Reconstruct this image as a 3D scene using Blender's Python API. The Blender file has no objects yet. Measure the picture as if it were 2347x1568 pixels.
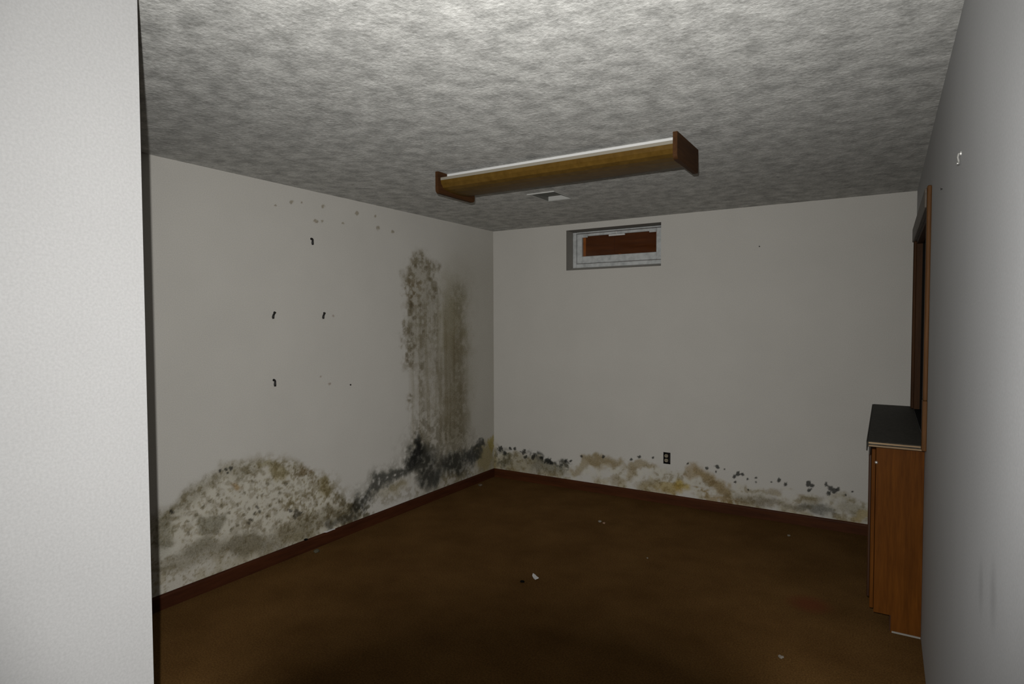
import bpy, bmesh, math, random
import numpy as np
from mathutils import Vector, Matrix

# ------------------------------------------------------------------ camera
SC = bpy.context.scene
COL = SC.collection
CAM = Vector((3.2605, -4.9313, 1.5331))
YAW, PITCH, ROLL, FPX = 0.553776, -0.035344, -0.002989, 1384.27
_cy, _sy, _cp, _sp = math.cos(YAW), math.sin(YAW), math.cos(PITCH), math.sin(PITCH)
R0 = Vector((_cy, _sy, 0))
F0 = Vector((-_sy * _cp, _cy * _cp, _sp))
U0 = R0.cross(F0)
RC = R0 * math.cos(ROLL) + U0 * math.sin(ROLL)
UC = U0 * math.cos(ROLL) - R0 * math.sin(ROLL)
cam_d = bpy.data.cameras.new('camera')
cam_d.sensor_fit = 'HORIZONTAL'; cam_d.sensor_width = 36.0
cam_d.lens = FPX / 2347.0 * 36.0
cam_d.clip_start = 0.02; cam_d.clip_end = 60
cam = bpy.data.objects.new('camera', cam_d); COL.objects.link(cam)
M = Matrix((RC, UC, -F0)).transposed().to_4x4(); M.translation = CAM
cam.matrix_world = M
SC.camera = cam

# ------------------------------------------------------------------ world, exposure
SC.view_settings.view_transform = 'Standard'
SC.view_settings.look = 'None'
SC.view_settings.gamma = 1.0
SC.view_settings.use_curve_mapping = False
SC.view_settings.exposure = 0.0
W = bpy.data.worlds.new('world'); SC.world = W; W.use_nodes = True
W.node_tree.nodes['Background'].inputs[0].default_value = (0.05, 0.05, 0.055, 1)
W.node_tree.nodes['Background'].inputs[1].default_value = 0.2

# ------------------------------------------------------------------ the flash: the only light in the dark room
FLASH_POWER = 520.0
fl = bpy.data.lights.new('flash', 'SPOT')
fl.energy = FLASH_POWER; fl.spot_size = math.radians(108); fl.spot_blend = 0.40
fl.shadow_soft_size = 0.006; fl.color = (1.0, 0.985, 0.96)
flash = bpy.data.objects.new('flash', fl); COL.objects.link(flash)
flash.matrix_world = M.copy()
flash.location = CAM - R0 * 0.042 + Vector((0, 0, 0.085))
# beam profile of the gun: even in the middle, weaker to the sides, cut low down by the lens barrel below it
fl.use_nodes = True
nt = fl.node_tree; nn = nt.nodes; ln = nt.links
em = nn['Emission']
def fmath(op, a, b=None, c=None, clamp=False):
    n = nn.new('ShaderNodeMath'); n.operation = op; n.use_clamp = clamp
    for i, v in enumerate((a, b, c)):
        if v is None: continue
        if isinstance(v, (int, float)): n.inputs[i].default_value = v
        else: ln.new(v, n.inputs[i])
    return n.outputs[0]
tc = nn.new('ShaderNodeTexCoord'); sp = nn.new('ShaderNodeSeparateXYZ')
ln.new(tc.outputs['Normal'], sp.inputs[0])
az = fmath('ABSOLUTE', sp.outputs[2])
az = fmath('MAXIMUM', az, 0.05)
dx = fmath('DIVIDE', sp.outputs[0], az); dy = fmath('DIVIDE', sp.outputs[1], az)
dx2 = fmath('MULTIPLY', dx, dx)
edge = fmath('MULTIPLY_ADD', fmath('MULTIPLY', dx2, fmath('MULTIPLY_ADD', dx2, 2.2, 0.6)), -1.0, -0.40)      # arc of the barrel
barrel = fmath('MULTIPLY_ADD', fmath('SUBTRACT', dy, edge), 4.5, 0.5, True)
barrel = fmath('MULTIPLY_ADD', barrel, 0.96, 0.04)
up = fmath('MAXIMUM', dy, 0.0)
wide = fmath('MULTIPLY_ADD', fmath('MULTIPLY', up, up), 0.75, fmath('MULTIPLY', fmath('MULTIPLY', dx, dx), 1.9))
sides = fmath('DIVIDE', 1.0, fmath('ADD', wide, 1.0))
ln.new(fmath('MULTIPLY', barrel, sides), em.inputs['Strength'])

# ------------------------------------------------------------------ helpers
def photo_px(p):
    """where a measured point of the place lies on the photograph (arrays allowed)"""
    d = np.asarray(p, float) - np.array(CAM)
    z = d @ np.array(F0)
    return 1173.5 + FPX * (d @ np.array(RC)) / z, 784 - FPX * (d @ np.array(UC)) / z

def link(o, parent=None):
    COL.objects.link(o)
    if parent is not None: o.parent = parent
    return o
def root_loc(parent):
    v = Vector((0, 0, 0))
    while parent is not None:
        v += parent.location; parent = parent.parent
    return v
def obj(name, bm, mat, parent=None, smooth=False):
    off = root_loc(parent)
    for v in bm.verts: v.co -= off
    me = bpy.data.meshes.new(name)
    bmesh.ops.recalc_face_normals(bm, faces=bm.faces)
    bm.to_mesh(me); bm.free()
    if smooth:
        for p in me.polygons: p.use_smooth = True
    me.materials.append(mat)
    o = bpy.data.objects.new(name, me)
    return link(o, parent)
def thing(name, label, cat, loc, group=None):
    o = bpy.data.objects.new(name, None); link(o)
    o.location = loc; o.empty_display_size = 0.05
    return tag(o, label, cat, group)
def tag(o, label, cat=None, group=None):
    o['label'] = label
    if cat: o['category'] = cat
    if group: o['group'] = group
    return o
def struct(o, label=None):
    o['kind'] = 'structure'
    if label: o['label'] = label
    return o
def box(bm, x0, x1, y0, y1, z0, z1, bev=0.0, seg=1):
    r = bmesh.ops.create_cube(bm, size=1.0)
    vs = r['verts']
    for v in vs:
        v.co = Vector(((x0 + x1) / 2 + v.co.x * (x1 - x0), (y0 + y1) / 2 + v.co.y * (y1 - y0), (z0 + z1) / 2 + v.co.z * (z1 - z0)))
    if bev:
        es = list({e for v in vs for e in v.link_edges})
        bmesh.ops.bevel(bm, geom=es, offset=bev, segments=seg, affect='EDGES')
    return bm
def boxo(name, dims, mat, parent=None, bev=0.003, seg=1):
    return obj(name, box(bmesh.new(), *dims, bev=bev, seg=seg), mat, parent)
def prism(bm, outline, axis, a, b):
    """extrude a 2-D outline (the two other axes in order) from a to b along axis"""
    def mk(p, t):
        c = [0, 0, 0]; o = [i for i in range(3) if i != axis]
        c[o[0]], c[o[1]], c[axis] = p[0], p[1], t
        return bm.verts.new(c)
    A = [mk(p, a) for p in outline]; B = [mk(p, b) for p in outline]
    bm.faces.new(A); bm.faces.new(B[::-1])
    for i in range(len(A)):
        j = (i + 1) % len(A)
        bm.faces.new((A[i], A[j], B[j], B[i]))
    return bm
def tube(bm, pts, r, n=7):
    pts = [Vector(p) for p in pts]; rings = []
    for i, p in enumerate(pts):
        d = (pts[min(i + 1, len(pts) - 1)] - pts[max(i - 1, 0)]).normalized()
        a = d.orthogonal().normalized(); b = d.cross(a)
        rr = r[i] if isinstance(r, (list, tuple)) else r
        rings.append([bm.verts.new(p + (a * math.cos(t) + b * math.sin(t)) * rr) for t in [k * math.tau / n for k in range(n)]])
    for q, s in zip(rings, rings[1:]):
        best = min(range(n), key=lambda k: (s[k].co - q[0].co).length)
        for k in range(n):
            bm.faces.new((q[k], q[(k + 1) % n], s[(k + 1 + best) % n], s[(k + best) % n]))
    bm.faces.new(rings[0][::-1]); bm.faces.new(rings[-1])
    return bm

# --- numpy noise
def vnoise(x, y, seed):
    xi, yi = np.floor(x).astype(np.int64), np.floor(y).astype(np.int64)
    fx, fy = x - xi, y - yi
    fx, fy = fx * fx * (3 - 2 * fx), fy * fy * (3 - 2 * fy)
    def h(a, b):
        n = (a * 374761393 + b * 668265263 + seed * 1442695041) & 0x7fffffff
        n = ((n ^ (n >> 13)) * 1274126177) & 0x7fffffff
        return ((n ^ (n >> 16)) & 0xffff) / 65535.0
    return (h(xi, yi) * (1 - fx) + h(xi + 1, yi) * fx) * (1 - fy) + (h(xi, yi + 1) * (1 - fx) + h(xi + 1, yi + 1) * fx) * fy
def fbm(x, y, seed, oct=4):
    s = np.zeros_like(x); a, t = 0.5, 0
    for k in range(oct):
        s += a * vnoise(x * 2 ** k, y * 2 ** k, seed + 17 * k); t += a; a *= 0.55
    return s / t
def sstep(a, b, x):
    t = np.clip((x - a) / (b - a), 0, 1); return t * t * (3 - 2 * t)

# ------------------------------------------------------------------ materials
def mat(name, color, rough=0.7, spec=0.3, metal=0.0):
    m = bpy.data.materials.new(name); m.use_nodes = True
    b = m.node_tree.nodes['Principled BSDF']
    b.inputs['Base Color'].default_value = (*color, 1); b.inputs['Roughness'].default_value = rough
    b.inputs['Specular IOR Level'].default_value = spec; b.inputs['Metallic'].default_value = metal
    return m
def nodes(m): return m.node_tree.nodes, m.node_tree.links, m.node_tree.nodes['Principled BSDF']
def noise(m, scale, detail=4, rough=0.6, stretch=(1, 1, 1)):
    n, l, b = nodes(m)
    t = n.new('ShaderNodeTexCoord'); mp = n.new('ShaderNodeMapping'); mp.inputs['Scale'].default_value = stretch
    x = n.new('ShaderNodeTexNoise'); x.inputs['Scale'].default_value = scale
    x.inputs['Detail'].default_value = detail; x.inputs['Roughness'].default_value = rough
    l.new(t.outputs['Object'], mp.inputs[0]); l.new(mp.outputs[0], x.inputs['Vector'])
    return x.outputs['Fac']
def ramp(m, fac, stops):
    n, l, b = nodes(m)
    r = n.new('ShaderNodeValToRGB'); e = r.color_ramp.elements
    while len(e) < len(stops): e.new(0.5)
    for k, (p, c) in enumerate(stops):
        e[k].position = p; e[k].color = (*c, 1)
    l.new(fac, r.inputs[0]); return r.outputs[0]
def mixc(m, mode, fac, a, b_):
    n, l, b = nodes(m)
    x = n.new('ShaderNodeMix'); x.data_type = 'RGBA'; x.blend_type = mode
    for s, v in ((x.inputs[0], fac), (x.inputs[6], a), (x.inputs[7], b_)):
        if isinstance(v, (int, float)): s.default_value = v
        elif isinstance(v, tuple): s.default_value = (*v, 1)
        else: l.new(v, s)
    return x.outputs[2]
def setc(m, c): m.node_tree.links.new(c, m.node_tree.nodes['Principled BSDF'].inputs['Base Color'])
def bump(m, h, strength, dist):
    n, l, b = nodes(m)
    x = n.new('ShaderNodeBump'); x.inputs['Strength'].default_value = strength; x.inputs['Distance'].default_value = dist
    l.new(h, x.inputs['Height']); l.new(x.outputs[0], b.inputs['Normal'])
def wood(name, lo, hi, axis, rough=0.5, spec=0.35):
    m = mat(name, hi, rough, spec)
    st = [9, 9, 9]; st[axis] = 0.7
    g = noise(m, 3.2, 6, 0.65, tuple(st))
    fine = noise(m, 14, 3, 0.6, tuple(st))
    c = ramp(m, g, [(0.3, lo), (0.7, hi)])
    setc(m, mixc(m, 'MULTIPLY', 0.5, c, ramp(m, fine, [(0.3, (0.55, 0.5, 0.45)), (0.65, (1, 1, 1))])))
    bump(m, fine, 0.15, 0.001)
    return m

PAINT = (0.4408, 0.4263, 0.3915)
def paint(name, color, stain_shade=False):
    m = mat(name, color, 0.75, 0.25)
    big = ramp(m, noise(m, 2.2, 3), [(0.3, tuple(c * 0.95 for c in color)), (0.7, color)])
    fine = ramp(m, noise(m, 170, 2), [(0.3, (0.88, 0.88, 0.88)), (0.7, (1.0, 1.0, 1.0))])
    c = mixc(m, 'MULTIPLY', 1.0, big, fine)
    if stain_shade:
        n, l, b = nodes(m)
        a = n.new('ShaderNodeAttribute'); a.attribute_name = 'stain_shade'
        grit = ramp(m, noise(m, 95, 4, 0.7), [(0.35, (0.62, 0.62, 0.60)), (0.6, (1, 1, 1))])
        # grit shows only where stains and painted shading darken the wall
        dark = n.new('ShaderNodeMath'); dark.operation = 'MULTIPLY_ADD'; dark.use_clamp = True
        sv = n.new('ShaderNodeSeparateColor'); l.new(a.outputs['Color'], sv.inputs[0])
        l.new(sv.outputs[1], dark.inputs[0]); dark.inputs[1].default_value = -2.2; dark.inputs[2].default_value = 2.2
        g2 = mixc(m, 'MIX', dark.outputs[0], (1.0, 1.0, 1.0), grit)
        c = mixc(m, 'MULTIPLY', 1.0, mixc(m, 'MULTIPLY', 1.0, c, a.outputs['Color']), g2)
    setc(m, c)
    bump(m, noise(m, 60, 3), 0.12, 0.002)
    return m
m_wall = paint('wall_paint', PAINT)
m_hall = paint('hall_paint', (0.265, 0.265, 0.263))
m_right = paint('right_wall_paint', (0.41, 0.414, 0.422))
def scuff(m, y, z, ry, rz, k):
    n, l, b = nodes(m)
    src = b.inputs['Base Color'].links[0].from_socket
    g = n.new('ShaderNodeNewGeometry'); mp = n.new('ShaderNodeVectorMath'); mp.operation = 'SUBTRACT'
    l.new(g.outputs['Position'], mp.inputs[0]); mp.inputs[1].default_value = (3.429, y, z)
    dv = n.new('ShaderNodeVectorMath'); dv.operation = 'DIVIDE'; l.new(mp.outputs[0], dv.inputs[0]); dv.inputs[1].default_value = (1, ry, rz)
    ln_ = n.new('ShaderNodeVectorMath'); ln_.operation = 'LENGTH'; l.new(dv.outputs[0], ln_.inputs[0])
    mr = n.new('ShaderNodeMapRange'); mr.inputs[1].default_value = 1.0; mr.inputs[2].default_value = 0.2; mr.inputs[3].default_value = 0.0; mr.inputs[4].default_value = k
    l.new(ln_.outputs['Value'], mr.inputs[0])
    setc(m, mixc(m, 'MULTIPLY', mr.outputs[0], src, (0.45, 0.45, 0.44)))
scuff(m_right, -3.445, 1.005, 0.045, 0.07, 0.28); scuff(m_right, -3.597, 1.047, 0.05, 0.08, 0.32)
m_reveal = paint('reveal_grey', (0.2088, 0.1972, 0.174))  # darker grey than the wall paint, on left and top reveals
m_stain_shade = paint('stain_shade_wall_paint', PAINT, True)

m_ceil = mat('ceiling_texture', (0.406, 0.406, 0.3944), 0.85, 0.2)
cl = ramp(m_ceil, noise(m_ceil, 12, 7, 0.7), [(0.36, (0.34, 0.34, 0.325)), (0.64, (0.60, 0.60, 0.575))])
cf = ramp(m_ceil, noise(m_ceil, 75, 5, 0.8), [(0.36, (0.72, 0.72, 0.71)), (0.60, (1, 1, 1))])
setc(m_ceil, mixc(m_ceil, 'MULTIPLY', 1.0, cl, cf))
bump(m_ceil, noise(m_ceil, 50, 4, 0.6), 0.55, 0.006)

m_carpet = mat('brown_carpet', (0.0348, 0.0203, 0.0087), 0.95, 0.05)
c1 = ramp(m_carpet, noise(m_carpet, 3.0, 5, 0.6), [(0.3, (0.094, 0.048, 0.0135)), (0.7, (0.135, 0.073, 0.023))])
c2 = ramp(m_carpet, noise(m_carpet, 130, 4, 0.7), [(0.3, (0.45, 0.40, 0.36)), (0.7, (1.15, 1.15, 1.15))])
cc = mixc(m_carpet, 'MULTIPLY', 1.0, c1, c2)
def carpet_spot(c, x, y, r, col, k):
    n, l, b = nodes(m_carpet)
    g = n.new('ShaderNodeNewGeometry'); d = n.new('ShaderNodeVectorMath'); d.operation = 'DISTANCE'
    l.new(g.outputs['Position'], d.inputs[0]); d.inputs[1].default_value = (x, y, 0)
    mr = n.new('ShaderNodeMapRange'); mr.inputs[1].default_value = r; mr.inputs[2].default_value = r * 0.3
    mr.inputs[3].default_value = 0; mr.inputs[4].default_value = k
    l.new(d.outputs['Value'], mr.inputs[0])
    return mixc(m_carpet, 'MIX', mr.outputs[0], c, col)
cc = carpet_spot(cc, 2.935, -1.364, 0.13, (0.11, 0.025, 0.011), 0.6)      # reddish spill
setc(m_carpet, cc)
bump(m_carpet, noise(m_carpet, 240, 3, 0.7), 0.7, 0.006)

m_base = wood('baseboard_wood_x', (0.034, 0.0105, 0.0032), (0.060, 0.019, 0.0055), 0, 0.6, 0.1)
m_basey = wood('baseboard_wood_y', (0.0261, 0.00754, 0.0029), (0.0493, 0.01508, 0.00522), 1, 0.6, 0.1)
m_cab = wood('cabinet_veneer', (0.0638, 0.0203, 0.00232), (0.1015, 0.03364, 0.00406), 2, 0.6, 0.06)
m_cabd = wood('cabinet_dark_edge', (0.0261, 0.01044, 0.00406), (0.0435, 0.0174, 0.00638), 2, 0.5, 0.25)
m_case = wood('casing_wood', (0.0754, 0.03364, 0.01102), (0.116, 0.05394, 0.01914), 2, 0.6, 0.08)
m_head = wood('casing_head_wood', (0.087, 0.0725, 0.058), (0.1276, 0.1102, 0.0928), 1, 0.5, 0.2)
m_jamb = wood('jamb_wood', (0.0348, 0.01508, 0.00522), (0.058, 0.02436, 0.00812), 2, 0.6, 0.08)
m_end = wood('fixture_end_wood', (0.029, 0.01276, 0.00522), (0.0551, 0.02436, 0.0087), 1, 0.6, 0.06)
m_ply = wood('window_board_wood', (0.0754, 0.0174, 0.0029), (0.1566, 0.0435, 0.00696), 0, 0.8, 0.03)
m_lam = mat('countertop_laminate', (0.0348, 0.0348, 0.0319), 0.65, 0.15)
setc(m_lam, ramp(m_lam, noise(m_lam, 60, 4, 0.7), [(0.35, (0.01856, 0.0174, 0.01392)), (0.65, (0.04176, 0.03886, 0.03132))]))
m_lamedge = wood('countertop_edge_band', (0.1508, 0.087, 0.0348), (0.261, 0.174, 0.0812), 0, 0.4, 0.4)
m_white = mat('white_enamel', (0.4988, 0.4988, 0.4872), 0.45, 0.4)
m_lens = mat('fixture_diffuser', (0.087, 0.0609, 0.0232), 0.45, 0.10)
setc(m_lens, ramp(m_lens, noise(m_lens, 26, 4), [(0.3, (0.060, 0.032, 0.0050)), (0.7, (0.090, 0.050, 0.0095))]))
m_wframe = mat('window_frame_paint', (0.3596, 0.3712, 0.3654), 0.6, 0.3)
setc(m_wframe, ramp(m_wframe, noise(m_wframe, 20, 5), [(0.3, (0.2784, 0.29, 0.2842)), (0.6, (0.406, 0.4176, 0.4118))]))
m_dark = mat('dark_void', (0.00696, 0.00638, 0.0058), 0.9, 0.05)
m_black = mat('black_metal', (0.00696, 0.00638, 0.0058), 0.5, 0.3)
m_vent = mat('vent_enamel', (0.319, 0.319, 0.3016), 0.5, 0.3)
m_rail = mat('diffuser_rail', (0.1914, 0.174, 0.1392), 0.5, 0.3)
m_ventd = mat('vent_damper', (0.0928, 0.0928, 0.0812), 0.6, 0.2)
m_beige = mat('receptacle_plastic', (0.2088, 0.1798, 0.1276), 0.5, 0.3)
m_chrome = mat('chrome', (0.493, 0.4872, 0.464), 0.25, 0.5, 0.6)
m_paper = mat('white_paper', (0.493, 0.4872, 0.4756), 0.8, 0.2)
m_chip = mat('plaster_chip', (0.1566, 0.1392, 0.116), 0.9, 0.1)
m_crumb = mat('dark_crumb', (0.00348, 0.0029, 0.00232), 0.9, 0.05)
m_vinyl = mat('worn_vinyl_strip', (0.1972, 0.1856, 0.1624), 0.6, 0.3)
m_earth = wood('window_well_boards', (0.1392, 0.0435, 0.00696), (0.2088, 0.0696, 0.0116), 0, 0.8, 0.1)
m_glass = bpy.data.materials.new('window_glass'); m_glass.use_nodes = True
n_, l_, _b = nodes(m_glass)
tr = n_.new('ShaderNodeBsdfTransparent'); gl = n_.new('ShaderNodeBsdfGlossy'); mx = n_.new('ShaderNodeMixShader')
tr.inputs[0].default_value = (0.86, 0.86, 0.84, 1); gl.inputs['Roughness'].default_value = 0.08; mx.inputs[0].default_value = 0.03
l_.new(tr.outputs[0], mx.inputs[1]); l_.new(gl.outputs[0], mx.inputs[2]); l_.new(mx.outputs[0], n_['Material Output'].inputs[0])

# ------------------------------------------------------------------ room shell
H = 2.4; XR = 3.429; YP = -4.136; XP = 1.70; YB = -7.2
def lines(a, b, step, extra=()):
    n = max(1, int(round((b - a) / step)))
    v = list(np.linspace(a, b, n + 1)) + [e for e in extra]
    return np.array(sorted(set(round(float(t), 5) for t in v if a - 1e-6 <= t <= b + 1e-6)))
def sheet(name, us, vs, place, back, holes, material, stain_shade=None):
    """a wall/ceiling face as a grid of quads with openings left out, closed by an outer skin; place(u,v,depth)->xyz"""
    nu, nv = len(us), len(vs)
    U, V = np.meshgrid(us, vs, indexing='ij')
    P = place(U.ravel(), V.ravel(), np.zeros(nu * nv))
    iu, iv = np.meshgrid(np.arange(nu - 1), np.arange(nv - 1), indexing='ij')
    cu = (us[iu] + us[iu + 1]) / 2; cv = (vs[iv] + vs[iv + 1]) / 2
    keep = np.ones(cu.shape, bool)
    for (a0, a1, b0, b1) in holes: keep &= ~((cu > a0) & (cu < a1) & (cv > b0) & (cv < b1))
    a = (iu * nv + iv)[keep]
    F = np.stack([a, a + nv, a + nv + 1, a + 1], 1)
    base = len(P)
    # outer skin: strips of large quads round the openings
    bu = np.array(sorted({us[0], us[-1], *[h for q in holes for h in q[:2]]})); bv = np.array(sorted({vs[0], vs[-1], *[h for q in holes for h in q[2:]]}))
    BU, BV = np.meshgrid(bu, bv, indexing='ij')
    Q = place(BU.ravel(), BV.ravel(), np.full(BU.size, back))
    ex = []
    for i in range(len(bu) - 1):
        for j in range(len(bv) - 1):
            mu, mv = (bu[i] + bu[i + 1]) / 2, (bv[j] + bv[j + 1]) / 2
            if any(h[0] < mu < h[1] and h[2] < mv < h[3] for h in holes): continue
            k = base + i * len(bv) + j
            ex.append((k, k + 1, k + len(bv) + 1, k + len(bv)))
    allv = np.vstack([P, Q])
    me = bpy.data.meshes.new(name)
    me.from_pydata(allv.tolist(), [], F.tolist() + ex)
    if stain_shade is not None:
        at = me.attributes.new('stain_shade', 'FLOAT_COLOR', 'POINT')
        c = np.ones((len(allv), 4), np.float32); c[:base, :3] = stain_shade(P)
        at.data.foreach_set('color', c.ravel())
    me.materials.append(material)
    o = bpy.data.objects.new(name, me); link(o)
    return struct(o)

# ---- mould, damp and painted corner shading on the two walls, laid down in the photograph's measure and kept on the wall itself
def canvas(P, u, v):
    X, Y = photo_px(P)
    st = {'X': X, 'Y': Y, 'c': np.ones((len(X), 3)), 'u': u, 'v': v}
    st['n'] = fbm(u * 9, v * 9, 3, 5); st['f'] = fbm(u * 34, v * 34, 11, 4); st['g'] = fbm(u * 60, v * 60, 23, 3)
    # ragged outline: every shape is read through a warped position
    st['WX'] = X + (fbm(u * 12, v * 12, 41, 4) - 0.5) * 34; st['WY'] = Y + (fbm(u * 12, v * 12, 57, 4) - 0.5) * 34
    return st
def lay(s, mask, col, k=1.0):
    m = np.clip(mask * k, 0, 1)[:, None]
    s['c'] = s['c'] * (1 - m) + s['c'] * np.array(col) * m
def put(s, mask, col, k=1.0):
    m = np.clip(mask * k, 0, 1)[:, None]
    s['c'] = s['c'] * (1 - m) + np.array(col) * m
def ell(s, x, y, rx, ry, ang=0, soft=0.5, warp=True):
    A, B = (s['WX'], s['WY']) if warp else (s['X'], s['Y'])
    c, q = math.cos(math.radians(ang)), math.sin(math.radians(ang))
    dx, dy = A - x, B - y
    r = np.sqrt(((dx * c + dy * q) / rx) ** 2 + ((-dx * q + dy * c) / ry) ** 2)
    return 1 - sstep(1 - soft, 1 + soft, r)
def dots(s, pts, col, k=1.0):
    for (x, y, r) in pts:
        X = s['X'] + (s['g'] - 0.5) * 1.6 * r; Y = s['Y'] + (s['f'] - 0.5) * 1.8 * r
        d = np.hypot(X - x, Y - y)
        lay(s, 1 - sstep(r * 0.65, r * 1.05, d), col, k)
def stroke(s, pl, w, soft=0.6, warp=True):
    A, B = (s['WX'], s['WY']) if warp else (s['X'], s['Y'])
    d = np.full(len(A), 1e9)
    for (x0, y0), (x1, y1) in zip(pl, pl[1:]):
        L = (x1 - x0) ** 2 + (y1 - y0) ** 2
        t = np.clip(((A - x0) * (x1 - x0) + (B - y0) * (y1 - y0)) / L, 0, 1)
        d = np.minimum(d, np.hypot(A - x0 - t * (x1 - x0), B - y0 - t * (y1 - y0)))
    return 1 - sstep(w * (1 - soft), w * (1 + soft), d)
def curve(s, pl, warp=True):
    xs, ys = zip(*pl); A = s['WX'] if warp else s['X']
    return np.interp(A, xs, ys)
GREY, OLIVE, BROWN, BLACK, YEL = (0.52, 0.52, 0.48), (0.60, 0.56, 0.40), (0.62, 0.52, 0.38), (0.10, 0.105, 0.10), (0.80, 0.66, 0.20)

def stain_shade_left(P):
    u, v = P[:, 1], P[:, 2]
    s = canvas(P, u, v); X, Y, n, f, g = s['X'], s['Y'], s['n'], s['f'], s['g']
    WX, WY = s['WX'], s['WY']
    ok = (Y > 300) & (X > 250)
    # --- low bloom beside the partition: dark rim, pale speckled middle, grey foot
    top = curve(s, [(300, 1215), (358, 1185), (395, 1165), (425, 1132), (470, 1092), (520, 1066), (600, 1046), (645, 1046), (690, 1066), (735, 1085), (765, 1108), (800, 1150), (850, 1165)])
    inside = sstep(-8, 14, WY - top) * sstep(852, 838, X)
    core = inside * sstep(20, 45, WY - top) * sstep(1275, 1215, Y) * (X > 385)
    lay(s, inside, (0.93, 0.91, 0.84), 0.8)
    put(s, core * sstep(0.62, 0.42, f), (1.06, 1.04, 0.93), 0.55)
    rim = stroke(s, [(350, 1200), (395, 1176), (425, 1146), (470, 1108), (520, 1084), (570, 1078)], 17, 0.8)
    lay(s, rim, (0.70, 0.68, 0.60), 0.75)
    lay(s, rim * sstep(0.42, 0.62, f), (0.66, 0.63, 0.55), 0.8)
    rim2 = stroke(s, [(590, 1060), (650, 1066), (700, 1084), (760, 1116), (800, 1155)], 20, 0.9)
    lay(s, rim2 * sstep(0.36, 0.60, f), (0.69, 0.65, 0.54), 0.75)
    spk = inside * sstep(0.54, 0.64, f)
    lay(s, spk * sstep(1300, 1180, Y), (0.72, 0.68, 0.56), 0.6)
    lay(s, inside * sstep(0.61, 0.69, g), (0.64, 0.59, 0.46), 0.65)
    lay(s, inside * sstep(600, 700, X) * sstep(0.50, 0.62, g), (0.68, 0.63, 0.50), 0.6)
    lay(s, ell(s, 376, 1222, 24, 48, 8, 0.3), (0.62, 0.61, 0.54), 0.9); lay(s, ell(s, 372, 1260, 20, 20), GREY, 0.35)
    foot = [(385, 1300), (430, 1280), (480, 1260), (540, 1250), (610, 1250), (660, 1232), (710, 1202), (760, 1180), (800, 1178)]
    lay(s, stroke(s, foot, 25, 0.45), (0.70, 0.68, 0.62), 0.9)
    lay(s, ell(s, 465, 1250, 36, 20, -25, 0.35), (0.68, 0.67, 0.62), 0.8); lay(s, ell(s, 560, 1250, 55, 20, -6, 0.4), (0.66, 0.64, 0.59), 0.85)
    lay(s, ell(s, 680, 1215, 45, 26, -25), (0.74, 0.71, 0.62), 0.7)
    lay(s, stroke(s, [(345, 1308), (380, 1302), (410, 1296)], 5), (0.60, 0.56, 0.46), 0.7)
    put(s, ell(s, 388, 1264, 36, 10, -8), (1.04, 1.04, 0.98), 0.6)
    low = stroke(s, [(370, 1345), (460, 1310), (600, 1262), (720, 1222), (790, 1196)], 26, 0.8)
    lay(s, low * sstep(0.48, 0.66, n), (0.80, 0.76, 0.64), 0.7)
    lay(s, stroke(s, [(560, 1205), (600, 1198), (650, 1200), (720, 1185), (780, 1165)], 15, 0.8) * sstep(0.38, 0.60, f), (0.62, 0.57, 0.46), 0.75)
    lay(s, ell(s, 486, 1200, 29, 20, -24, 0.25), (0.55, 0.54, 0.48), 0.9)
    lay(s, ell(s, 740, 1112, 17, 24, 8, 0.3), (0.64, 0.58, 0.38), 0.85); lay(s, ell(s, 720, 1130, 5, 26), (0.58, 0.53, 0.42), 0.7)
    lay(s, ell(s, 642, 1082, 22, 15, 40), (0.70, 0.64, 0.42), 0.8); lay(s, ell(s, 612, 1062, 26, 10), (0.72, 0.68, 0.50), 0.8)
    lay(s, ell(s, 543, 1117, 10, 9), (0.76, 0.58, 0.36), 0.9)
    lay(s, ell(s, 700, 1085, 18, 15) * sstep(0.4, 0.6, f), (0.60, 0.50, 0.38), 0.9); lay(s, ell(s, 660, 1140, 20, 16) * sstep(0.4, 0.6, f), (0.65, 0.59, 0.44), 0.8)
    dots(s, [(504, 1079, 5), (517, 1075, 4), (529, 1073, 5), (522, 1083, 3), (395, 1173, 5)], BLACK, 0.9)
    dots(s, [(683, 1177, 9), (675, 1186, 5), (665, 1170, 5), (595, 1171, 5), (590, 1163, 4), (583, 1178, 4), (575, 1192, 5), (570, 1201, 5)], (0.20, 0.19, 0.17), 0.85)
    dots(s, [(545, 1158, 4), (570, 1166, 4), (620, 1160, 4), (640, 1150, 5), (580, 1105, 4), (640, 1130, 4), (465, 1163, 5), (450, 1182, 5), (432, 1223, 5), (430, 1195, 4), (560, 1130, 4), (612, 1110, 4), (510, 1160, 4), (530, 1215, 5), (545, 1205, 4), (500, 1135, 4), (480, 1150, 4), (600, 1135, 4), (655, 1110, 4), (590, 1140, 3), (525, 1175, 4), (612, 1185, 4), (640, 1195, 4), (560, 1180, 4)], (0.42, 0.39, 0.31), 0.75)
    lay(s, stroke(s, [(755, 1205), (780, 1195), (805, 1188)], 9, 0.6), (0.40, 0.40, 0.40), 0.85)
    gap = sstep(755, 785, X) * sstep(862, 840, X) * sstep(0, 30, Y - np.interp(X, [760, 800, 850], [1100, 1135, 1120]))
    lay(s, gap * sstep(0.40, 0.62, f), (0.58, 0.56, 0.50), 0.85)
    # --- black line climbing to the corner and the black mass there
    arc = [(812, 1172), (832, 1152), (850, 1120), (868, 1098), (900, 1086), (930, 1074), (948, 1056), (960, 1030)]
    lay(s, stroke(s, arc, 20, 0.8) * sstep(0.30, 0.55, f), (0.62, 0.62, 0.58), 0.9)
    lay(s, stroke(s, arc, 11, 0.6) * sstep(0.12, 0.46, f), (0.22, 0.225, 0.22), 0.9)
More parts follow.
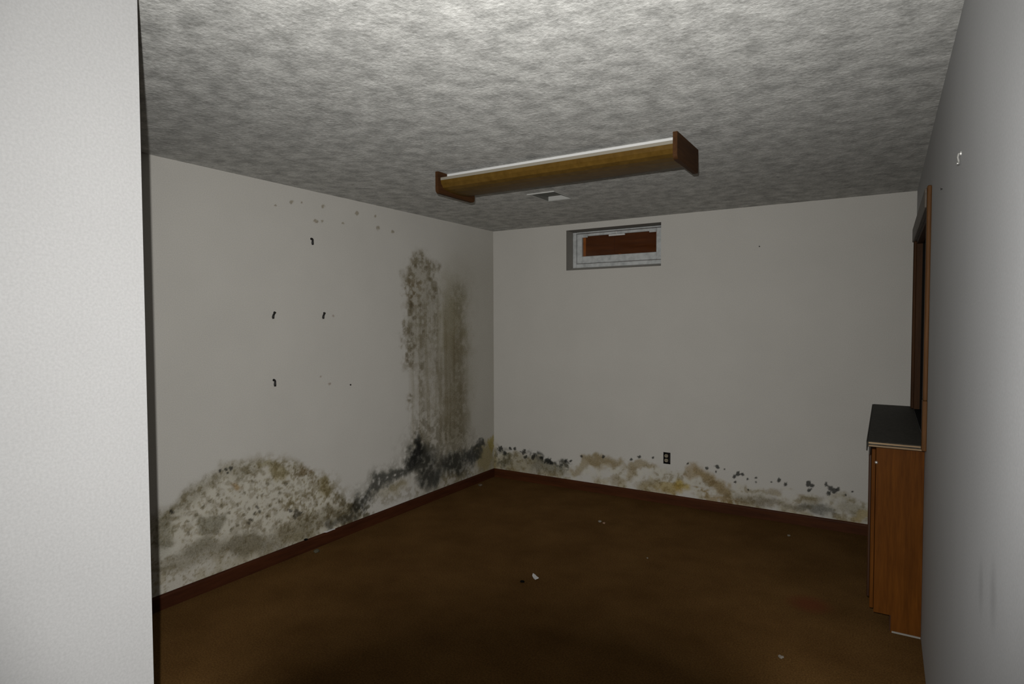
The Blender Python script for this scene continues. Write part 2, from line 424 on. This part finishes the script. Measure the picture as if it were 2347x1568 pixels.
    lay(s, ell(s, 895, 1120, 40, 18, -22), (0.84, 0.80, 0.68), 0.8); lay(s, ell(s, 905, 1114, 18, 9, -20), (0.72, 0.67, 0.52), 0.8)
    under = stroke(s, [(840, 1172), (900, 1140), (960, 1125)], 12, 0.8)
    lay(s, under * sstep(0.45, 0.65, f), (0.66, 0.62, 0.53), 0.7)
    mass = np.maximum.reduce([ell(s, 970, 1058, 30, 34), ell(s, 985, 1094, 30, 22, -15), ell(s, 1040, 1064, 40, 24, -15), ell(s, 1080, 1048, 22, 15, -35), stroke(s, [(1080, 1045), (1098, 1026), (1106, 1010)], 6), ell(s, 957, 1022, 12, 26)])
    halo = np.maximum(ell(s, 1005, 1035, 85, 62), ell(s, 975, 1000, 45, 50))
    lay(s, halo * sstep(0.32, 0.62, f), (0.66, 0.65, 0.61), 0.75)
    lay(s, mass, (0.38, 0.39, 0.38), 0.9)
    lay(s, mass * sstep(0.30, 0.50, f * 0.5 + n * 0.5), (0.30, 0.31, 0.32), 0.9)
    lay(s, ell(s, 1050, 1092, 48, 14, -22) * sstep(0.35, 0.6, f), (0.66, 0.61, 0.46), 0.8)
    lay(s, ell(s, 1112, 1052, 22, 36, 10), (0.64, 0.54, 0.24), 0.8); lay(s, ell(s, 1129, 1018, 10, 16), (0.76, 0.64, 0.16), 0.85)
    # --- tall plume beside the corner, then painted shading into the corner
    L1 = ell(s, 966, 640, 36, 58, 0, 0.35); L2 = sstep(922, 942, WX) * sstep(1012, 988, WX) * sstep(600, 640, Y) * sstep(880, 770, Y)
    col = np.maximum(L1, L2)
    lay(s, col, (0.72, 0.70, 0.63), 0.85)
    edge_ = stroke(s, [(936, 838), (934, 740), (938, 660), (946, 608), (970, 592), (990, 612), (994, 670)], 11, 0.9)
    lay(s, edge_ * sstep(0.35, 0.60, f), (0.66, 0.62, 0.54), 0.8)
    lay(s, col * sstep(0.46, 0.68, f), (0.74, 0.70, 0.61), 0.7)
    lay(s, ell(s, 946, 668, 18, 36) * sstep(0.35, 0.6, f), (0.68, 0.60, 0.47), 0.8)
    sx = fbm(u * 30, v * 1.3, 77, 3)                      # runs
    runs = sstep(930, 950, X) * sstep(1090, 1030, X) * sstep(640, 740, Y) * sstep(1090, 1010, Y)
    lay(s, runs * sstep(0.42, 0.62, sx), (0.78, 0.75, 0.67), 0.7)
    for xx, a, b, w in ((967, 690, 1040, 5), (998, 660, 850, 5), (940, 690, 840, 7), (965, 830, 860, 6), (940, 910, 935, 7), (1052, 660, 850, 14), (1055, 880, 990, 14)):
        lay(s, stroke(s, [(xx, a), (xx, b)], w, 0.95, False) * sstep(0.25, 0.6, f), (0.68, 0.65, 0.57), 0.65)
    dots(s, [(933, 815, 6), (936, 828, 5), (950, 795, 5), (945, 765, 5), (937, 782, 4), (943, 702, 7), (950, 728, 6), (975, 615, 5), (953, 610, 4), (938, 918, 5), (942, 906, 4), (965, 600, 4), (985, 640, 5), (958, 650, 5), (962, 700, 4), (970, 760, 4)], (0.58, 0.54, 0.46), 0.75)
    br = sstep(992, 1030, WX) * sstep(1098, 1040, WX) * sstep(560, 700, WY) * sstep(1080, 980, WY)
    lay(s, br, (0.77, 0.75, 0.67), 0.85)
    lay(s, ell(s, 1035, 740, 30, 80, 0, 0.7) * sstep(0.25, 0.6, n + 0.1), (0.76, 0.73, 0.60), 0.8); lay(s, ell(s, 1045, 800, 24, 34, 0, 0.7), (0.80, 0.75, 0.66), 0.7); lay(s, ell(s, 1040, 950, 28, 70, 0, 0.7), (0.82, 0.79, 0.72), 0.7)
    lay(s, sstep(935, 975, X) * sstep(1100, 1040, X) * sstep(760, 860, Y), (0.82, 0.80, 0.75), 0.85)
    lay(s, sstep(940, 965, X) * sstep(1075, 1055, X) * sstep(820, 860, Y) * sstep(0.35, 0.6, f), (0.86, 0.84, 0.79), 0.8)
    lay(s, sstep(965, 1080, X) * sstep(480, 640, Y), (0.84, 0.83, 0.79), 0.85)  # corner shading put into the wall colour, deepening toward the corner
    # --- small spots near the ceiling and old nail marks
    dots(s, [(668, 464, 4), (740, 474, 5), (725, 506, 5), (738, 508, 4), (818, 488, 5), (861, 495, 4), (867, 523, 5), (900, 532, 4), (692, 464, 3), (632, 470, 3), (786, 512, 3)], (0.62, 0.57, 0.47), 0.85)
    dots(s, [(755, 880, 3), (735, 863, 2.5), (764, 724, 2.5)], (0.6, 0.5, 0.42), 0.7)
    s['c'][~ok] = 1.0
    return np.clip(s['c'], 0.02, 1.1)

def stain_back(P):
    u, v = P[:, 0] + 20, P[:, 2]
    s = canvas(P, u, v); X, Y, n, f, g = s['X'], s['Y'], s['n'], s['f'], s['g']
    top = np.interp(s['X'], [1131, 1180, 1270, 1330, 1380, 1450, 1500, 1540, 1600, 1660, 1740, 1800, 1850, 1920, 1990], [1030, 1032, 1056, 1054, 1046, 1058, 1056, 1076, 1068, 1095, 1110, 1118, 1122, 1128, 1140])
    zone = sstep(0, 14, s['WY'] - top)
    lay(s, zone * sstep(0.30, 0.60, n), (0.93, 0.91, 0.83), 0.8)
    lay(s, zone * sstep(0.53, 0.64, f) * sstep(0.40, 0.6, n), (0.68, 0.62, 0.48), 0.75)
    put(s, zone * sstep(0.46, 0.34, f), (1.05, 1.04, 0.96), 0.5)
    lay(s, ell(s, 1185, 1066, 60, 24, 8), (0.72, 0.68, 0.56), 0.85); lay(s, ell(s, 1150, 1050, 26, 22) * sstep(0.36, 0.55, f), (0.42, 0.42, 0.36), 0.9)
    lay(s, ell(s, 1255, 1070, 44, 18, 12), (0.54, 0.53, 0.47), 0.9)
    lay(s, stroke(s, [(1215, 1045), (1245, 1053), (1275, 1063), (1300, 1062)], 8, 0.8) * sstep(0.3, 0.5, f), (0.24, 0.25, 0.24), 0.9)
    lay(s, stroke(s, [(1320, 1078), (1350, 1058), (1385, 1052), (1415, 1064)], 10), (0.72, 0.64, 0.48), 0.9); lay(s, ell(s, 1380, 1062, 40, 12, 10), (0.78, 0.70, 0.54), 0.8)
    lay(s, ell(s, 1466, 1066, 36, 12, -5, 0.3), (0.70, 0.62, 0.46), 0.9); lay(s, ell(s, 1445, 1084, 14, 14), (0.74, 0.66, 0.50), 0.8)
    lay(s, ell(s, 1412, 1106, 20, 9), (0.7, 0.62, 0.46), 0.7); lay(s, ell(s, 1480, 1112, 22, 12), (0.72, 0.64, 0.46), 0.8)
    lay(s, ell(s, 1560, 1114, 15, 12, 20), (0.86, 0.68, 0.20), 0.9); lay(s, ell(s, 1530, 1120, 34, 9, 8), (0.84, 0.70, 0.34), 0.8)
    lay(s, stroke(s, [(1584, 1076), (1606, 1082), (1630, 1105), (1660, 1122)], 14, 0.4), (0.76, 0.65, 0.48), 0.9); lay(s, stroke(s, [(1600, 1080), (1640, 1112), (1668, 1130)], 8), (0.78, 0.70, 0.52), 0.8)
    lay(s, stroke(s, [(1590, 1128), (1650, 1142), (1690, 1150)], 9) * sstep(0.4, 0.6, f), (0.74, 0.60, 0.38), 0.9)
    lay(s, ell(s, 1722, 1146, 48, 14, 8), (0.62, 0.58, 0.50), 0.85); lay(s, ell(s, 1773, 1128, 16, 9), (0.72, 0.66, 0.54), 0.9); lay(s, ell(s, 1780, 1152, 40, 9, 8), (0.66, 0.62, 0.54), 0.8)
    lay(s, ell(s, 1860, 1147, 26, 9, 6), (0.72, 0.68, 0.58), 0.9); lay(s, ell(s, 1872, 1170, 42, 12, 6), (0.40, 0.40, 0.37), 0.9); lay(s, ell(s, 1820, 1165, 30, 9, 8), (0.68, 0.65, 0.58), 0.8)
    lay(s, ell(s, 1950, 1165, 30, 12, 8), (0.74, 0.72, 0.64), 0.8); lay(s, ell(s, 1972, 1182, 20, 10), (0.82, 0.68, 0.36), 0.8); lay(s, ell(s, 1930, 1142, 30, 9), (0.84, 0.82, 0.74), 0.8)
    base = stroke(s, [(1131, 1076), (1345, 1100), (1607, 1141), (1795, 1173), (1990, 1203)], 10, 0.9, False)
    lay(s, base * sstep(0.45, 0.65, n), (0.80, 0.72, 0.52), 0.7)
    dots(s, [(1146, 1030, 7), (1158, 1040, 6), (1169, 1028, 4), (1180, 1028, 4), (1200, 1037, 7), (1205, 1048, 5), (1222, 1046, 6), (1240, 1051, 5), (1255, 1056, 8), (1264, 1060, 6), (1296, 1057, 5), (1308, 1058, 4), (1333, 1045, 3.5), (1383, 1047, 4.5), (1446, 1053, 4), (1465, 1048, 4), (1497, 1050, 3.5),
             (1577, 1063, 3), (1619, 1072, 4), (1643, 1070, 5.5), (1641, 1082, 3), (1660, 1076, 2.5), (1683, 1092, 5), (1692, 1086, 6), (1702, 1088, 5), (1686, 1104, 3.5), (1714, 1099, 3), (1733, 1096, 3), (1733, 1106, 2.5), (1715, 1124, 4), (1785, 1100, 4.5), (1800, 1110, 4.5), (1768, 1105, 2.5),
             (1853, 1108, 6), (1862, 1113, 6), (1855, 1122, 5), (1893, 1112, 6), (1903, 1118, 7), (1912, 1124, 8), (1920, 1120, 5), (1899, 1131, 6), (1938, 1135, 3), (1954, 1127, 3)], (0.09, 0.095, 0.09), 0.92)
    lay(s, sstep(1144, 1133, X) * sstep(1000, 1060, Y), (0.62, 0.52, 0.22), 0.8)
    return np.clip(s['c'], 0.02, 1.1)

WIN = (0.792, 1.667, 1.985, 2.345)
OUT = (1.697, 1.757, 0.334, 0.431)
NICHE = (-1.53, -0.12, 0.94, 2.05)
VENT = (1.165, 1.350, -1.312, -1.035)
sheet('floor', lines(-0.0, XR, 4), lines(YB, 0, 8), lambda u, v, d: np.stack([u, v, d], 1), -0.1, [], m_carpet)['label'] = 'dark brown carpeted floor'
sheet('ceiling', lines(0, XR, 4, VENT[:2]), lines(YB, 0, 8, VENT[2:]), lambda u, v, d: np.stack([u, v, H + d], 1), 0.2, [VENT], m_ceil)['label'] = 'rough textured off-white ceiling'
sheet('wall_left', lines(YP, 0, 0.0068), lines(0, H, 0.0062), lambda u, v, d: np.stack([-d, u, v], 1), 0.15, [], m_stain_shade, stain_shade_left)['label'] = 'off-white wall with mould along its foot and a tall dark plume by the corner'
sheet('wall_back', lines(0, XR, 0.006, WIN[:2] + OUT[:2]), np.concatenate([lines(0, 0.7, 0.0055, OUT[2:]), lines(0.7, H, 0.012, WIN[2:])[1:]]), lambda u, v, d: np.stack([u, d, v], 1), 0.3, [WIN, OUT], m_stain_shade, stain_back)['label'] = 'off-white wall with a small high window and mould above its baseboard'
sheet('wall_right', lines(YB, 0, 0.5, NICHE[:2]), lines(0, H, 0.5, NICHE[2:]), lambda u, v, d: np.stack([XR + d, u, v], 1), 0.3, [NICHE], m_right)['label'] = 'plain grey-white wall close at the right'
bm = box(bmesh.new(), 0, XP, YB, YP, 0, H)
struct(obj('wall_partition', bm, m_hall), 'bright white wall end close at the left')
struct(boxo('wall_hall', (XP, XR, YB - 0.12, YB, 0, H), m_hall, None, 0))

# baseboards: a rounded top edge
def base_outline(t=0.013, h=0.08): return [(0, 0), (t, 0), (t, h - 0.012), (t * 0.75, h - 0.004), (t * 0.3, h), (0, h)]
struct(obj('baseboard_left', prism(bmesh.new(), [(0 + a, b) for a, b in base_outline()], 1, YP, -0.0), m_basey), 'dark brown wooden baseboard under the mould plume wall')
struct(obj('baseboard_back', prism(bmesh.new(), [(-a, b) for a, b in base_outline()], 0, 0.0131, 3.30), m_base), 'dark brown wooden baseboard under the window wall')

# ------------------------------------------------------------------ framed opening in the right wall, above the counter
trim = struct(bpy.data.objects.new('trim_1', None), 'brown wooden frame round a dark opening above the counter'); link(trim)
trim.location = (XR, -0.8, 0.94)
boxo('casing_post', (3.412, XR, -1.60, -1.53, 1.16, 2.14), m_case, trim, 0.004)
tag(boxo('casing_block', (3.4105, XR, -1.602, -1.53, 0.928, 1.16), m_case, trim, 0.003), 'orange brown lower block of the frame')
boxo('casing_head', (3.405, XR, -1.53, -0.035, 2.05, 2.14), m_head, trim, 0.004)
boxo('casing_post', (3.412, XR, -0.12, -0.035, 0.9405, 2.05), m_jamb, trim, 0.004)
boxo('jamb', (XR, 3.460, -0.14, -0.12, 0.94, 2.05), m_jamb, trim, 0.0)
boxo('jamb', (XR, 3.460, -1.53, -1.51, 0.94, 2.05), m_jamb, trim, 0.0)
boxo('jamb_head', (XR, 3.460, -1.51, -0.14, 2.03, 2.05), m_jamb, trim, 0.0)
bm = bmesh.new()
box(bm, 3.66, 3.68, -1.53, -0.12, 0.94, 2.05); box(bm, 3.460, 3.66, -0.14, -0.12, 0.94, 2.05); box(bm, 3.460, 3.66, -1.53, -1.51, 0.94, 2.05)
box(bm, 3.460, 3.66, -1.51, -0.14, 2.03, 2.05); box(bm, XR + 0.001, 3.66, -1.51, -0.14, 0.92, 0.94)
tag(obj('recess_lining', bm, m_dark, trim), 'black inside of the opening')

# ------------------------------------------------------------------ window high in the back wall
x0, x1, z0, z1 = WIN
win = struct(bpy.data.objects.new('window_1', None), 'small high window in a white frame, set deep in the wall'); link(win)
win.location = ((x0 + x1) / 2, 0.1, z0)
YF = 0.13
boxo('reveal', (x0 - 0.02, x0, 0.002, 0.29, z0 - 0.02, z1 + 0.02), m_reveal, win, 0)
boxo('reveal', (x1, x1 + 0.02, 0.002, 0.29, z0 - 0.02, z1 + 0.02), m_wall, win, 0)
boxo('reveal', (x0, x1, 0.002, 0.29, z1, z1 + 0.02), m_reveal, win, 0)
obj('sill', prism(bmesh.new(), [(0.002, z0 - 0.02), (0.29, z0 - 0.02), (0.29, z0 + 0.03), (YF, z0 + 0.03), (0.002, z0)], 0, x0, x1), m_wall, win)
def frame(names, X0, X1, Z0, Z1, w, wt, wb, ya, yb, par, bev=0.004):
    out = [boxo(names[0], (X0, X0 + w, ya, yb, Z0, Z1), m_wframe, par, bev), boxo(names[0], (X1 - w, X1, ya, yb, Z0, Z1), m_wframe, par, bev),
           boxo(names[1], (X0 + w, X1 - w, ya, yb, Z1 - wt, Z1), m_wframe, par, bev), boxo(names[1], (X0 + w, X1 - w, ya, yb, Z0, Z0 + wb), m_wframe, par, bev)]
    return out
frame(('frame_stile', 'frame_rail'), x0 + 0.001, x1 - 0.001, z0 + 0.03, z1 - 0.004, 0.034, 0.012, 0.036, YF, YF + 0.06, win)
frame(('sash_stile', 'sash_rail'), x0 + 0.038, x1 - 0.038, z0 + 0.070, z1 - 0.020, 0.05, 0.024, 0.064, YF + 0.010, YF + 0.045, win)
PX0, PX1, PZ0, PZ1 = x0 + 0.088, x1 - 0.088, z0 + 0.134, z1 - 0.044
boxo('pane', (PX0 - 0.004, PX1 + 0.004, YF + 0.024, YF + 0.028, PZ0 - 0.004, PZ1 + 0.004), m_glass, win, 0)
lt = boxo('latch', (1.15, 1.30, YF - 0.008, YF + 0.010, PZ1 - 0.018, PZ1 - 0.004), m_white, win, 0.002)
obj('lever', tube(bmesh.new(), [(1.225, YF - 0.005, PZ1 - 0.01), (1.228, YF - 0.022, PZ1 + 0.004), (1.235, YF - 0.026, PZ1 + 0.016)], 0.006), m_white, lt)
for cx in (PX0, PX1 - 0.06):          # corner plates of the sash
    boxo('corner_plate', (cx, cx + 0.06, YF + 0.004, YF + 0.011, PZ1 - 0.012, PZ1 + 0.014), m_wframe, win, 0.001)
# boards closing the window from outside, with daylight leaking round their edges
bd = thing('window_board', 'red-brown boards covering the small window from outside', 'board', ((x0 + x1) / 2, 0.2, PZ0))
bxs = [PX0 + 0.030, 1.19, PX1 - 0.012]
for k in range(2):
    out = [(bxs[k], PZ0 - 0.03), (bxs[k + 1] - 0.002, PZ0 - 0.03), (bxs[k + 1] - 0.002, PZ1 + 0.03), (bxs[k], PZ1 + 0.03)]
    if k == 1: out = [(1.19, PZ0 - 0.03), (1.215, PZ0 - 0.03), (1.222, PZ0 + 0.009), (1.25, PZ0 + 0.012), (1.258, PZ0 - 0.03), (bxs[2], PZ0 - 0.03), (bxs[2], PZ1 + 0.03), (1.19, PZ1 + 0.03)]
    obj('board', prism(bmesh.new(), out, 1, YF + 0.034, YF + 0.046), m_ply, bd)
boxo('well_board', (x0 - 0.3, x1 + 0.3, 0.60, 0.63, z0 - 0.05, 2.75), m_earth, win, 0)
boxo('well_board', (x0 - 0.3, x0 - 0.27, 0.31, 0.60, z0 - 0.05, 2.75), m_earth, win, 0)
boxo('well_board', (x1 + 0.27, x1 + 0.3, 0.31, 0.60, z0 - 0.05, 2.75), m_earth, win, 0)
boxo('well_board', (x0 - 0.27, x1 + 0.27, 0.31, 0.60, z0 - 0.05, z0 - 0.02), m_earth, win, 0)
al = bpy.data.lights.new('daylight_in_well', 'AREA'); al.shape = 'RECTANGLE'; al.size = 1.0; al.size_y = 0.25; al.energy = 9.0; al.color = (1.0, 0.9, 0.75)
ao = bpy.data.objects.new('daylight_in_well', al); ao.location = ((x0 + x1) / 2, 0.455, 2.72); link(ao)

# ------------------------------------------------------------------ fluorescent ceiling fixture with wooden ends
fx = thing('ceiling_light', 'unlit long fluorescent ceiling light with dark wooden end boards', 'ceiling light', (1.73, -1.965, H))
YN, YX = -2.150, -1.785
def end_outline(r=0.022):
    zb, zt = 2.276, H
    pts = [(YN, zt), (YN, zb + r)] + [(YN + r - r * math.cos(a), zb + r - r * math.sin(a)) for a in [math.radians(d) for d in (22, 45, 68)]] + [(YN + r, zb), (YX - r, zb)]
    pts += [(YX - r + r * math.sin(a), zb + r - r * math.cos(a)) for a in [math.radians(d) for d in (22, 45, 68)]] + [(YX, zb + r), (YX, zt)]
    return pts
for a, b in ((1.020, 1.041), (2.414, 2.435)):
    obj('end_board', prism(bmesh.new(), end_outline(), 0, a, b), m_end, fx)
yc = (YN + YX) / 2
boxo('housing', (1.041, 2.414, -2.068, -1.867, 2.3705, H), m_white, fx, 0.002)
# wrap-round diffuser: flat lip, rounded flanks, shallow belly
prof = [(-2.066, 2.370), (-2.122, 2.367), (-2.128, 2.352), (-2.122, 2.332), (-2.105, 2.313), (-2.075, 2.303), (-2.03, 2.297), (yc, 2.295)]
prof = prof + [(2 * yc - y, z) for y, z in prof[-2::-1]]
o = obj('diffuser', prism(bmesh.new(), prof, 0, 1.0415, 2.4135), m_lens, fx)
boxo('lens_rail', (1.0415, 2.4135, -2.1295, -2.124, 2.352, 2.368), m_rail, fx, 0.001)
boxo('lens_rail', (1.0415, 2.4135, 2 * yc + 2.124, 2 * yc + 2.1295, 2.352, 2.368), m_rail, fx, 0.001)

# ------------------------------------------------------------------ ceiling register behind it
vt = thing('ceiling_vent', 'small square metal air vent in the ceiling behind the light', 'vent', ((VENT[0] + VENT[1]) / 2, (VENT[2] + VENT[3]) / 2, H))
a0, a1, b0, b1 = VENT
boxo('frame_side', (a0 - 0.012, a1 + 0.012, b0 - 0.014, b0, H - 0.008, H), m_vent, vt, 0.001)
boxo('frame_side', (a0 - 0.012, a1 + 0.012, b1, b1 + 0.012, H - 0.003, H), m_vent, vt, 0.001)
boxo('frame_side', (a0 - 0.012, a0, b0, b1, H - 0.003, H), m_vent, vt, 0.001)
boxo('frame_side', (a1, a1 + 0.012, b0, b1, H - 0.003, H), m_vent, vt, 0.001)
boxo('duct_wall', (a0, a1, b1 - 0.004, b1, H, H + 0.05), m_vent, vt, 0)
boxo('duct_wall', (a0, a0 + 0.003, b0, b1 - 0.004, H, H + 0.05), m_ventd, vt, 0)
boxo('duct_wall', (a1 - 0.003, a1, b0, b1 - 0.004, H, H + 0.05), m_ventd, vt, 0)
boxo('duct_wall', (a0 + 0.003, a1 - 0.003, b0, b0 + 0.003, H, H + 0.05), m_ventd, vt, 0)
boxo('damper', (a0 + 0.003, a1 - 0.003, b0 + 0.003, b1 - 0.004, H + 0.030, H + 0.034), m_ventd, vt, 0)
for k in range(3):
    y = b0 + 0.04 + k * 0.045
    obj('louvre', prism(bmesh.new(), [(y, H + 0.006), (y + 0.002, H + 0.004), (y + 0.030, H + 0.026), (y + 0.028, H + 0.028)], 0, a0 + 0.003, a1 - 0.003), m_ventd, vt)

# ------------------------------------------------------------------ cabinet and counter along the right wall
cab = thing('cabinet', 'low brown wooden cabinet against the right wall', 'cabinet', (3.33, -0.75, 0))
YC = -1.485
obj('side_panel', prism(bmesh.new(), [(3.232, 0.085), (3.305, 0.085), (3.305, 0.0), (3.428, 0.0), (3.428, 0.912), (3.232, 0.912)], 1, YC, YC + 0.018), m_cab, cab)
boxo('toe_kick', (3.300, 3.312, YC + 0.018, -0.014, 0.0, 0.085), m_cabd, cab, 0)
boxo('bottom_panel', (3.232, 3.428, YC + 0.018, -0.014, 0.085, 0.102), m_cabd, cab, 0)
boxo('back_panel', (3.422, 3.428, YC + 0.018, -0.014, 0.102, 0.912), m_cabd, cab, 0)
n = 3; L = (-0.02 - (YC + 0.004)) / n
for k in range(n):
    ya = YC + 0.004 + k * L
    d = boxo('door', (3.2135, 3.230, ya + 0.002, ya + L - 0.004, 0.10, 0.895), m_cab, cab, 0.002)
    boxo('door_panel', (3.200, 3.2135, ya + 0.035, ya + L - 0.035, 0.14, 0.86), m_cabd, d, 0.004)
    if k == 0:
        bm = bmesh.new(); bmesh.ops.create_uvsphere(bm, u_segments=10, v_segments=6, radius=0.0072)
        for v in bm.verts: v.co += Vector((3.233, YC - 0.004, 0.832))
        tag(obj('hinge', bm, m_chrome, d, True), 'shiny metal hinge pin')
tag(boxo('base_strip', (3.310, 3.427, YC - 0.004, YC - 0.0005, 0.002, 0.010), m_vinyl, cab, 0.0), 'pale worn strip along the foot of the side panel')

ct = thing('countertop', 'dark laminate countertop with a pale edge band on the low cabinet', 'countertop', (3.31, -0.76, 0.912))
boxo('slab', (3.196, 3.428, -1.522, -0.001, 0.9125, 0.94), m_lam, ct, 0.002)
boxo('front_nosing', (3.190, 3.1958, -1.524, -0.001, 0.892, 0.939), m_lam, ct, 0.002)
boxo('edge_band', (3.199, 3.427, -1.5265, -1.5222, 0.9285, 0.9365), m_lamedge, ct, 0.001)
boxo('edge_band', (3.199, 3.427, -1.5265, -1.5222, 0.9150, 0.9225), m_lamedge, ct, 0.001)

# ------------------------------------------------------------------ bare wall outlet
ol = thing('wall_outlet', 'bare electrical outlet without cover plate low on the window wall', 'outlet', ((OUT[0] + OUT[1]) / 2, 0.0, (OUT[2] + OUT[3]) / 2))
u0, u1, w0, w1 = OUT
bm = bmesh.new()
box(bm, u0, u1, 0.05, 0.053, w0, w1); box(bm, u0, u0 + 0.003, 0.0, 0.05, w0, w1); box(bm, u1 - 0.003, u1, 0.0, 0.05, w0, w1); box(bm, u0, u1, 0.0, 0.05, w0, w0 + 0.003); box(bm, u0, u1, 0.0, 0.05, w1 - 0.003, w1)
obj('box', bm, m_black, ol)
boxo('yoke', (u0 + 0.012, u1 - 0.014, 0.002, 0.005, w0 + 0.008, w1 - 0.008), m_dark, ol, 0.001)
for zc in (w0 + 0.030, w0 + 0.068):
    q = bmesh.new(); xc = (u0 + u1) / 2 - 0.004
    prism(q, [(xc + 0.015 * math.cos(t), zc + max(-0.013, min(0.013, 0.016 * math.sin(t)))) for t in [k * math.tau / 14 for k in range(14)]], 1, -0.006, 0.002)
    r = obj('socket_face', q, m_beige, ol)
    for sx in (-0.006, 0.006): boxo('slot', (xc + sx - 0.0015, xc + sx + 0.0015, -0.0065, -0.0058, zc - 0.004, zc + 0.007), m_dark, r, 0)

# ------------------------------------------------------------------ hooks and nails
def hook(y, z, s, label, turn):
    t = thing('wall_hook', label, 'hook', (0.0, y, z), 'black hooks left in the mould plume wall')
    b = bmesh.new()
    tube(b, [(0.0, y + 0.022 * turn, z + 0.021 * s), (0.012, y + 0.020 * turn, z + 0.021 * s), (0.018, y + 0.008 * turn, z + 0.014 * s), (0.019, y + 0.001 * turn, z + 0.002 * s), (0.019, y - 0.002 * turn, z - 0.012 * s), (0.020, y - 0.001 * turn, z - 0.024 * s)], [0.005, 0.0055, 0.006, 0.0065, 0.0075, 0.006], 8)
    obj('hook_bend', b, m_black, t, True)
    b = bmesh.new(); prism(b, [(y + 0.022 * turn + 0.008 * math.cos(a), z + 0.021 * s + 0.008 * math.sin(a)) for a in [k * math.tau / 10 for k in range(10)]], 0, 0.0, 0.003)
    obj('collar', b, m_black, t)
hook(-2.200, 2.062, 0.9, 'highest of the black hooks on the mouldy wall', 0.2)
hook(-2.512, 1.570, 0.85, 'black hook at mid height on the mouldy wall, nearer the bright wall end', 1)
hook(-2.118, 1.570, 0.85, 'black hook at mid height on the mouldy wall, nearer the corner plume', 1)
hook(-2.508, 1.147, 0.85, 'lowest of the black hooks, above the pale mould bloom', 0.2)
def nail(name, base, d, label, r=0.006, m=m_black):
    base, d = Vector(base), Vector(d)
    b = tube(bmesh.new(), [base, base + d * 0.9 * r, base + d * r, base + d * 1.4 * r], [r * 0.45, r * 0.45, r, r], 8)
    return tag(obj(name, b, m), label, 'nail')
nail('nail', (0.0, -1.870, 1.077), (1, 0, 0), 'small dark nail beside the lower part of the mould plume')
nail('nail', (2.434, 0.0, 2.093), (0, -1, 0), 'tiny dark nail alone on the wall right of the small window', 0.005)
nail('nail', (XR, -2.219, 2.008), (-1, 0, 0), 'tiny dark nail on the right wall beside the wooden frame', 0.004)
hk = thing('cup_hook', 'small shiny metal hook high on the right wall', 'hook', (XR, -2.87, 1.97))
obj('screw_plate', prism(bmesh.new(), [(-2.868 + 0.006 * math.cos(a), 1.986 + 0.006 * math.sin(a)) for a in [k * math.tau / 10 for k in range(10)]], 0, XR - 0.003, XR), m_chrome, hk)
obj('hook_bend', tube(bmesh.new(), [(XR - 0.001, -2.868, 1.986), (XR - 0.006, -2.869, 1.985), (XR - 0.008, -2.872, 1.974), (XR - 0.006, -2.878, 1.962), (XR - 0.007, -2.882, 1.956), (XR - 0.011, -2.884, 1.957)], 0.0026), m_chrome, hk, True)

# ------------------------------------------------------------------ litter on the carpet
random.seed(4)
def flake(name, x, y, pts, m, label, cat, h=0.004, z=0.001, curl=0.008):
    b = bmesh.new(); vt_ = []
    for k, (px, py) in enumerate(pts): vt_.append(((x + px), (y + py)))
    prism(b, vt_, 2, z, z + h)
    mx = max(abs(p[0]) for p in pts)
    for v in b.verts: v.co.z += curl * ((v.co.x - x) / mx) ** 2
    return tag(obj(name, b, m), label, cat)
flake('paper_scrap', 1.510, -1.846, [(-0.030, 0.026), (-0.014, 0.030), (0.006, 0.008), (0.026, -0.004), (0.036, -0.022), (0.014, -0.026), (-0.004, -0.012), (-0.022, 0.004)], m_paper, 'small torn white paper scrap in the middle of the carpet', 'paper scrap', 0.004, 0.001, 0.014)
def crumb(name, x, y, r, m, label, cat, z=0.0):
    b = bmesh.new(); bmesh.ops.create_icosphere(b, subdivisions=2, radius=r)
    for v in b.verts:
        v.co *= 0.75 + 0.5 * random.random(); v.co.z = v.co.z * 0.55 + r * 0.45; v.co += Vector((x, y, z))
    return tag(obj(name, b, m), label, cat)
crumb('crumb', 1.474, -1.936, 0.012, m_crumb, 'black crumb lying beside the white paper scrap', 'crumb')
crumb('plaster_chip', 1.438, -0.721, 0.013, m_chip, 'greyer of two tiny chips on the carpet below the outlet', 'plaster chip')
crumb('plaster_chip', 1.478, -0.735, 0.011, mat('pink_chip', (0.2088, 0.1276, 0.087), 0.9, 0.1), 'pinkish one of two tiny chips on the carpet below the outlet', 'plaster chip')
crumb('plaster_chip', 2.881, -2.005, 0.011, m_chip, 'pale chip on the carpet in front of the low cabinet', 'plaster chip')
crumb('plaster_chip', 2.70, -0.30, 0.010, m_chip, 'tiny pale chip on the carpet near the far end of the low cabinet', 'plaster chip')
crumb('plaster_chip', 0.075, -2.25, 0.020, mat('grey_debris', (0.058, 0.0522, 0.0348), 0.9, 0.1), 'grey debris on the carpet at the foot of the left baseboard', 'debris')
crumb('plaster_chip', 0.085, -0.36, 0.018, mat('tan_debris', (0.0812, 0.0638, 0.0464), 0.9, 0.1), 'dull debris on the carpet in the far corner', 'debris')
crumb('plaster_chip', 1.98, -1.21, 0.006, m_chip, 'minute pale chip on the open carpet right of the paper scrap', 'plaster chip')
flake('paint_flake', 0.012, -2.085, [(-0.008, -0.045), (0.008, -0.030), (0.010, 0.015), (0.006, 0.045), (-0.008, 0.040)], m_paper, 'white paint flake resting on top of the left baseboard', 'paint flake', 0.004, 0.081, 0.004)
crumb('crumb', 0.010, -2.285, 0.012, m_crumb, 'black crumb resting on top of the left baseboard', 'crumb', 0.080)
